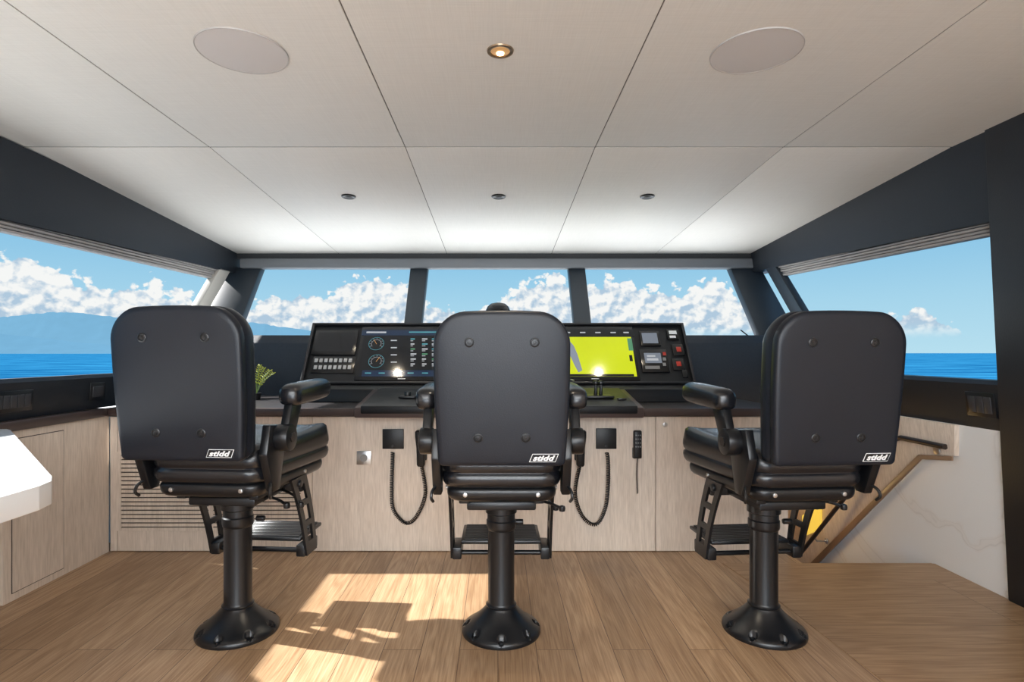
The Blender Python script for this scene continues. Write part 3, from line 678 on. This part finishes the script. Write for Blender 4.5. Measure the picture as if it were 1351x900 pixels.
mb=MB(); ol=rrect(.46,.53,.66,(.075,.095))
def seatz(base):
    def fz(p):
        x,y=p; e=max(0,(abs(x)-.13)/.12); return base+.03*min(1,e)**2 + .015*max(0,(y-.1)/.25)
    return fz
L=[]
for d,z in ((.04,.678),(.020,.681),(.008,.688),(.001,.700),(-.002,.715),(-.001,.730),(.005,.738),(.006,.741),(.000,.748),(-.003,.765),(-.002,.785)): L.append([Vector((x,y+.035,z)) for x,y in inset(ol,d)])
for d,z in ((.006,.795),(.018,.812),(.04,.822),(.07,.824),(.11,.820),(.16,.815)):
    ii=inset(ol,d); fz=seatz(z); L.append([Vector((x,y+.035,fz((x,y)))) for x,y in ii])
mb.loft(L); emit('seat',mb,M_leather2,parent=chair,sharp=60)
piv=Vector((0,-.36,.80)); TM=Matrix.Translation(piv)@Matrix.Rotation(math.radians(5.0),4,'X')@Matrix.Translation(-piv)
hz=.545; zc0=.80+hz/2
ol=rrect(.455,.475,hz,(.018,.105),10,crown=.012)
def bx(p):
    x,z=p
    k=1+.03*math.sin(max(0,min(1,(z+hz/2)/hz))*math.pi)
    return (x*k,z)
ol=[bx(p) for p in ol]
mb=MB(); L=[]
for d,dep in ((.22,-.0070),(.16,-.0068),(.10,-.006),(.05,-.0048),(.02,-.003),(.007,-.001),(.002,.003),(0,.008),(0,.030),(.006,.034),(.006,.038),(0,.043),(.002,.09),(.010,.112),(.03,.13),(.06,.136),(.15,.132),(.22,.130)):
    L.append([Vector((x,-.425+dep,zc0+z)) for x,z in inset(ol,d)])
mb.loft(L)
for i in range(len(mb.v)): mb.v[i]=TM@mb.v[i]
back=emit('backrest',mb,M_leather,parent=chair,sharp=60)
def backdisc(x,z,r):
    mb=MB(); T=TM@Matrix.Translation((x,-.4318,z))@Matrix.Rotation(math.radians(90),4,'X')
    mb.lathe([(r*1.35,-.006),(r*1.3,.001),(r*1.1,.0028),(r*.95,.0028),(r*.8,.0002),(r*.45,.0004),(r*.35,.002),(.001,.0024)],28,M=T)
    return mb
for x,z in ((-.115,1.245),(.115,1.245),(-.085,.905),(.085,.905)):
    emit('button',backdisc(x,z,.013),M_metal,parent=back)
def text_mesh(body,size,shear=0):
    cu=bpy.data.curves.new('t','FONT'); cu.body=body; cu.size=size; cu.shear=shear; cu.align_x='CENTER'; cu.align_y='CENTER'; cu.offset=size*.036
    cu.extrude=.0006; cu.space_character=1.05
    ob=bpy.data.objects.new('t',cu); COL.objects.link(ob); bpy.context.view_layer.update()
    dg=bpy.context.evaluated_depsgraph_get(); me=ob.evaluated_get(dg).to_mesh()
    v=[x.co.copy() for x in me.vertices]; f=[list(p.vertices) for p in me.polygons]
    bpy.data.objects.remove(ob); return v,f
LT=TM@Matrix.Translation((.150,-.4318,.832))@Matrix.Rotation(math.radians(90),4,'X')
mb=MB()
def para(w,h,sk,z,m):
    mb.prism([(-w-sk,-h,z),(w-sk,-h,z),(w+sk,h,z),(-w+sk,h,z)],(0,0,.0012),m=m,M=LT)
para(.047,.0150,.006,-.003,1); para(.0448,.0130,.005,-.0018,0); 
emit('logo_plate',mb,[M_plast,M_white],parent=back,label='black badge with white outline and lettering')
v,f=text_mesh('stidd',.0265,.35)
yc=(min(p.y for p in v)+max(p.y for p in v))/2; xc_=(min(p.x for p in v)+max(p.x for p in v))/2; wd=max(p.x for p in v)-min(p.x for p in v)
mb=MB(); mb.add([Vector(((p.x-xc_)*.080/wd,(p.y-yc),p.z+.0002)) for p in v],f,0,LT); emit('logo_lettering',mb,M_white,parent=back,recalc=False)
for sx in (-1,1):
    mb=MB()
    L=[]
    for y,w,h,zo in ((-.225,.025,.022,0),(-.215,.038,.036,0),(-.18,.044,.044,.002),(0.0,.045,.045,.008),(.10,.044,.043,.012),(.135,.036,.034,.010),(.145,.022,.02,.008)):
        lp=[]
        for k in range(24):
            a=2*math.pi*k/24; c,s_=math.cos(a),math.sin(a)
            lp.append(Vector((sx*.30+w*math.copysign(abs(c)**.65,c),y,1.015+zo+h*math.copysign(abs(s_)**.65,s_))))
        L.append(lp)
    mb.loft(L); arm=emit('armrest',mb,M_leather2,parent=chair,sharp=60)
    mb=MB()
    x0=.275
    mb.prism([(sx*x0,-.26,.835),(sx*x0,-.19,.82),(sx*x0,-.11,.97),(sx*x0,-.13,.985),(sx*x0,-.20,.985)],(sx*.035,0,0),.006)
    mb.cyl((sx*(x0-.01),-.225,.855),(sx*(x0+.045),-.225,.855),.052,32,bev=.006)
    mb.cyl((sx*(x0+.045),-.225,.855),(sx*(x0+.05),-.225,.855),.02,6)
    emit('armrest_bracket',mb,M_metal,parent=arm)
    mb=MB(); mb.prism([(sx*.232,-.32,.80),(sx*.232,-.29,.91),(sx*.232,-.20,.90),(sx*.232,-.17,.80),(sx*.232,-.21,.65),(sx*.232,-.26,.65)],(sx*.034,0,0),.006)
    mb.tube(smooth_path([(sx*.25,-.26,.69),(sx*.264,-.29,.675),(sx*.268,-.30,.65),(sx*.262,-.285,.632)],5),.006,8)
    emit('recline_hinge',mb,M_metal,parent=chair)
mb=MB()
mb.box((-.185,.16,.318),(.185,.41,.335),.005)
for k in range(10): mb.box((-.17,.172+.0235*k,.334),(.17,.184+.0235*k,.341),.002,1,m=1)
fr=emit('footrest',mb,[M_metal,M_rubber],parent=chair)
def arm_plate(sx):
    # solid side plate with elongated holes, built as a ladder of wide webs
    mb=MB()
    A0,A1=Vector((0,-.03,.64)),Vector((0,.12,.64)); B0,B1=Vector((0,.13,.265)),Vector((0,.24,.265))
    def edge(t,s_):   # slightly curved plate
        a=A0.lerp(B0,t); b=A1.lerp(B1,t); c=a.lerp(b,s_); c.y+=.018*math.sin(math.pi*t); return c
    x0=sx*.218; th=sx*.012; N_=24
    def strip(s0,s1,t0,t1,n):
        v=[];f=[]
        for i in range(n+1):
            t=t0+(t1-t0)*i/n
            for ss in (s0,s1):
                c=edge(t,ss)
                v.append((x0,c.y,c.z)); v.append((x0+th,c.y,c.z))
        for i in range(n):
            a=4*i; b=4*(i+1)
            f+= [[a,a+2,b+2,b],[a+1,b+1,b+3,a+3],[a,b,b+1,a+1],[a+2,a+3,b+3,b+2]]
        f+=[[0,1,3,2],[4*n,4*n+2,4*n+3,4*n+1]]
        mb.add(v,f)
    strip(0,.27,0,1,N_); strip(.73,1,0,1,N_)
    for t0,t1 in ((0,.10),(.30,.37),(.57,.64),(.84,1.0)): strip(.26,.74,t0,t1,4)
    mb.box((sx*.180,.12,.262),(sx*.222,.27,.316),.006)
    mb.cyl((sx*.215,.05,.61),(sx*.238,.05,.61),.016,bev=.002)
    return mb
for sx in (-1,1):
    emit('footrest_arm',arm_plate(sx),M_metal,parent=fr)
mb=MB(); mb.box((-.218,.10,.56),(.218,.14,.62),.008); emit('footrest_crossbar',mb,M_metal,parent=fr)
mb=MB(); mb.tube([(-.218,.15,.285),(.218,.15,.285)],.011,10); emit('footrest_tube',mb,M_metal,parent=fr)
YCH=2.46
dup(chair,(0.014,YCH,0),'black leather pedestal helm chair facing the middle of the console')
c3=dup(chair,(1.15,YCH,0),'black leather pedestal helm chair beside the stairwell')
c3.rotation_euler=(0,0,math.radians(4.5))
for ch in c3.children:
    if ch.name.split('.')[0] not in ('base','column'): ch.location.x+=.028
chair.location=(-1.125,YCH,0); chair["label"]='black leather pedestal helm chair beside the slatted vent cabinet'
chair.rotation_euler=(0,0,math.radians(-4.5))
for ch in chair.children:
    if ch.name.split('.')[0] not in ('base','column'): ch.location.z+=.018; ch.location.x+=.024
    elif ch.name.startswith('column'): ch.scale.z=1.04
# ---------------------------------------------------------------- outside
mb=MB(); R=60000
mb.add([(-R,-R,-7),(R,-R,-7),(R,R,-7),(-R,R,-7)],[[0,1,2,3]])
def m_sea():
    m,nt,b=newmat('sea_water'); N=nt.nodes; L=nt.links
    geo=N.new('ShaderNodeNewGeometry')
    mp=N.new('ShaderNodeMapping'); mp.inputs['Scale'].default_value=(.02,.06,1); L.new(geo.outputs['Position'],mp.inputs['Vector'])
    n=N.new('ShaderNodeTexNoise'); n.inputs['Scale'].default_value=1; n.inputs['Detail'].default_value=5; n.inputs['Roughness'].default_value=.7; L.new(mp.outputs['Vector'],n.inputs['Vector'])
    r=N.new('ShaderNodeValToRGB'); r.color_ramp.elements[0].position=.35; r.color_ramp.elements[0].color=(.003,.055,.145,1); r.color_ramp.elements[1].position=.68; r.color_ramp.elements[1].color=(.025,.17,.31,1)
    L.new(n.outputs['Fac'],r.inputs['Fac']); L.new(r.outputs['Color'],b.inputs['Base Color']); b.inputs['Roughness'].default_value=1; b.inputs['Specular IOR Level'].default_value=0
    return m
emit('sea',mb,m_sea(),label='deep blue calm sea reaching the horizon',cat='sea',kind='stuff',recalc=False)
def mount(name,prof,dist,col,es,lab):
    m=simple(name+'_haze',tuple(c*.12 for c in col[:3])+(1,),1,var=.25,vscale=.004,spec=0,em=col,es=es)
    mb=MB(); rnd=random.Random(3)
    pts=[]
    for i in range(len(prof)-1):
        (a,b),(c,d)=prof[i],prof[i+1]
        for k in range(8): t=k/8; pts.append((a+(c-a)*t,b+(d-b)*t+rnd.uniform(-.8,.8)))
    pts.append(prof[-1]); v=[];n=len(pts)
    for px,py in pts:
        x=(px-VX)/F*dist; z=H+(VY-py)/F*dist
        v.append((x,dist,max(z,-7)))
    for px,py in pts: 
        x=(px-VX)/F*dist; z=H+(VY-py)/F*dist; v.append((x*.97,dist*.95,max(z*.45,-7)))
    for px,py in pts: v.append(((px-VX)/F*dist*.93,dist*.9,-7))
    f=[]
    for i in range(n-1):
        f.append([i,i+1,n+i+1,n+i]); f.append([n+i,n+i+1,2*n+i+1,2*n+i])
    mb.add(v,f); emit(name,mb,m,label=lab,cat='mountain',recalc=False,sharp=180)
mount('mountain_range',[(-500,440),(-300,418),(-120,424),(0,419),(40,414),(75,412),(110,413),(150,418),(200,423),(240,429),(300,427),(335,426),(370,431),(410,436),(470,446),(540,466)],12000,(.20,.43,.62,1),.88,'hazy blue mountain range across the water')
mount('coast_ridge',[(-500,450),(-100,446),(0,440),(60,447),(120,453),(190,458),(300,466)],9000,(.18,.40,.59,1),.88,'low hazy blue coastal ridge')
mb=MB(); mb.prism([(-3.6,5.15,.95),(3.6,5.15,.95),(2.2,11.5,.75),(-2.2,11.5,.75)],(0,0,-7.95)); 
emit('foredeck',mb,M_deck,label='unseen white foredeck added to bounce sun onto the ceiling',cat='deck')  # out of view, added to reflect sun up to the front ceiling
for a,b,n_ in ((-3.8,-2.7,'bounce_side_deck'),(2.98,4.0,'bounce_side_deck')):
    mb=MB(); mb.box((a,-2.5,-7),(b,5.1,.80)); emit(n_,mb,M_deck,label='unseen white side deck added to bounce sun through the window',cat='deck')  # out of view, added as sun bounce for the side windows
for x0,x1 in ((2.08,2.02),(-2.14,-2.09)):
    mb=MB(); mb.tube([ws(x0,.0)+Vector((0,.09,0)),ws(x1,.10)+Vector((0,.09,0))],.005,6)
    emit('windscreen_wiper',mb,M_metal,label='thin black windscreen wiper',cat='wiper')
# ---------------------------------------------------------------- world
w=bpy.data.worlds.new('World'); S.world=w; w.use_nodes=True; nt=w.node_tree; N=nt.nodes; L=nt.links
bg=N['Background']; tc=N.new('ShaderNodeTexCoord'); nm=N.new('ShaderNodeVectorMath'); nm.operation='NORMALIZE'; L.new(tc.outputs['Generated'],nm.inputs[0])
sp_=N.new('ShaderNodeSeparateXYZ'); L.new(nm.outputs[0],sp_.inputs[0])
def math_(op,a,b=None,c=None,clamp=False):
    m=N.new('ShaderNodeMath'); m.operation=op; m.use_clamp=clamp
    for i,x in enumerate((a,b,c)):
        if x is None: continue
        if isinstance(x,(int,float)): m.inputs[i].default_value=x
        else: L.new(x,m.inputs[i])
    return m.outputs[0]
def mr(v,a,b,c=0,d=1,smooth=False):
    m=N.new('ShaderNodeMapRange'); m.clamp=True
    if smooth: m.interpolation_type='SMOOTHSTEP'
    L.new(v,m.inputs['Value']); m.inputs['From Min'].default_value=a; m.inputs['From Max'].default_value=b; m.inputs['To Min'].default_value=c; m.inputs['To Max'].default_value=d
    return m.outputs[0]
az=math_('ARCTAN2',sp_.outputs['X'],sp_.outputs['Y']); el=math_('ARCSINE',sp_.outputs['Z'])
sky=N.new('ShaderNodeValToRGB'); e=sky.color_ramp.elements
e[0].position=0; e[0].color=(.50,.76,.88,1); e[1].position=1; e[1].color=(.30,.50,.80,1)
k=e.new(.08); k.color=(.40,.68,.85,1); k=e.new(.22); k.color=(.19,.50,.78,1); k=e.new(.45); k.color=(.14,.42,.74,1)
L.new(mr(el,0,1.0),sky.inputs['Fac'])
HP=[(-400,380),(-100,372),(30,334),(90,352),(150,376),(200,360),(250,390),(285,430),(330,396),(380,382),(420,388),(470,354),(520,366),(560,384),(590,396),(640,408),(690,362),(730,354),(770,376),(800,358),(850,370),(900,380),(945,362),(985,386),(1020,436),(1090,456),(1150,412),(1215,400),(1260,424),(1310,462),(1500,420)]
hp=N.new('ShaderNodeValToRGB'); e=hp.color_ramp.elements
def pos(px): return (math.atan((px-VX)/F)+1.2)/2.4
def val(px,py):
    a=math.atan((px-VX)/F); return math.atan((VY-py)/F*math.cos(a))/.2
e[0].position=pos(HP[0][0]); c=val(*HP[0]); e[0].color=(c,c,c,1)
e[1].position=pos(HP[-1][0]); c=val(*HP[-1]); e[1].color=(c,c,c,1)
for p_ in HP[1:-1]:
    k=e.new(pos(p_[0])); c=val(*p_); k.color=(c,c,c,1)
L.new(mr(az,-1.2,1.2),hp.inputs['Fac'])
hh=math_('MULTIPLY',hp.outputs['Color'],.2)
def noise(scale,off=(0,0,0),detail=7,rough=.60):
    mp=N.new('ShaderNodeMapping'); mp.inputs['Location'].default_value=off; mp.inputs['Scale'].default_value=(1,1,1.25); L.new(nm.outputs[0],mp.inputs['Vector'])
    n=N.new('ShaderNodeTexNoise'); n.inputs['Scale'].default_value=scale; n.inputs['Detail'].default_value=detail; n.inputs['Roughness'].default_value=rough; n.inputs['Distortion'].default_value=.15
    L.new(mp.outputs['Vector'],n.inputs['Vector']); return n.outputs['Fac']
def puff(scale,off=(0,0,0)):
    mp=N.new('ShaderNodeMapping'); mp.inputs['Location'].default_value=off; mp.inputs['Scale'].default_value=(1,1,1.1); L.new(nm.outputs[0],mp.inputs['Vector'])
    wn=N.new('ShaderNodeTexNoise'); wn.inputs['Scale'].default_value=60; wn.inputs['Detail'].default_value=4; L.new(mp.outputs['Vector'],wn.inputs['Vector'])
    ws_=N.new('ShaderNodeVectorMath'); ws_.operation='SCALE'; ws_.inputs['Scale'].default_value=.020; L.new(wn.outputs['Color'],ws_.inputs[0])
    wa=N.new('ShaderNodeVectorMath'); wa.operation='ADD'; L.new(mp.outputs['Vector'],wa.inputs[0]); L.new(ws_.outputs[0],wa.inputs[1])
    n=N.new('ShaderNodeTexVoronoi'); n.feature='F1'; n.inputs['Scale'].default_value=scale
    n.inputs['Detail'].default_value=1.6; n.inputs['Roughness'].default_value=.5
    L.new(wa.outputs[0],n.inputs['Vector']); return math_('SUBTRACT',1.0,n.outputs['Distance'])
def dens(off):
    a=noise(18,off); b=puff(42,off)
    return math_('ADD',math_('MULTIPLY',a,.8),math_('MULTIPLY',b,.34))
d0=dens((0,0,0)); d1=dens((.005,0,-.008))
v=math_('ADD',math_('MULTIPLY',math_('SUBTRACT',hh,el),32.0),math_('MULTIPLY',math_('SUBTRACT',d0,.52),2.5))
al=mr(v,.10,.27,0,1,True)
al=math_('MULTIPLY',al,mr(el,.018,.048,0,1,True))
light=math_('ADD',math_('MULTIPLY',math_('SUBTRACT',d0,d1),5.0),.62)
light=math_('ADD',light,mr(el,.035,.11,-.20,.24),clamp=True)
cc=N.new('ShaderNodeMix'); cc.data_type='RGBA'; cc.inputs['A'].default_value=(.46,.60,.74,1); cc.inputs['B'].default_value=(.97,.955,.935,1); L.new(light,cc.inputs['Factor'])
mx=N.new('ShaderNodeMix'); mx.data_type='RGBA'; L.new(al,mx.inputs['Factor']); L.new(sky.outputs['Color'],mx.inputs['A']); L.new(cc.outputs['Result'],mx.inputs['B'])
L.new(mx.outputs['Result'],bg.inputs['Color']); bg.inputs['Strength'].default_value=1.0
# ---------------------------------------------------------------- lights
def light(name,typ,loc,energy,**k):
    l=bpy.data.lights.new(name,typ); l.energy=energy
    o=bpy.data.objects.new(name,l); COL.objects.link(o); o.location=loc
    for a,b in k.items():
        if a=='rot': o.rotation_euler=b
        elif a=='dir': o.rotation_euler=Vector(b).to_track_quat('-Z','Y').to_euler()
        else: setattr(l,a,b)
    return o
light('sun','SUN',(-10,10,10),15,dir=(1,-.27,-.735),angle=math.radians(1.0),color=(1,.97,.93))
light('aft_fill_light','AREA',(0,-1.6,2.12),270,rot=(math.radians(30),0,0),shape='RECTANGLE',size=4.0,size_y=1.6,color=(.97,.985,1))  # unseen fill added behind the camera to brighten the interior
light('aft_ceiling_fill','AREA',(0,-2.0,.75),72,dir=(0,.9,1),shape='RECTANGLE',size=2.0,size_y=.6,color=(.97,.985,1))  # unseen fill added to lift the ceiling, no fitting modelled
light('dash_fill_light','AREA',(0,4.44,1.33),23,dir=(0,-.45,1),shape='RECTANGLE',size=4.2,size_y=.12,color=(.96,.985,1))  # hidden fill added behind the console to brighten the front ceiling
light('downlight_beam','SPOT',(.0075,1.88,2.17),25,rot=(0,0,0),spot_size=math.radians(100),spot_blend=.6,color=(1,.85,.65),shadow_soft_size=.03)
for x in (-.913,.004,.913):
    light('spotlight_beam','SPOT',(x,yy,zc(yy)-.02),9,rot=(0,0,0),spot_size=math.radians(80),spot_blend=.3,color=(1,.86,.66),shadow_soft_size=.016)
light('stair_light','POINT',(2.0,4.3,.2),4,color=(1,.7,.3),shadow_soft_size=.08)
# ---------------------------------------------------------------- camera
cam=bpy.data.cameras.new('cam'); co=bpy.data.objects.new('camera',cam); COL.objects.link(co)
co.location=(0,0,H); co.rotation_euler=(math.radians(90),0,0)
cam.sensor_width=36; cam.lens=F/1351*36; cam.shift_x=(675.5-VX)/1351; cam.shift_y=(VY-450)/1351; cam.clip_end=200000; cam.clip_start=.05
S.camera=co
S.view_settings.view_transform='Standard'; S.view_settings.look='None'
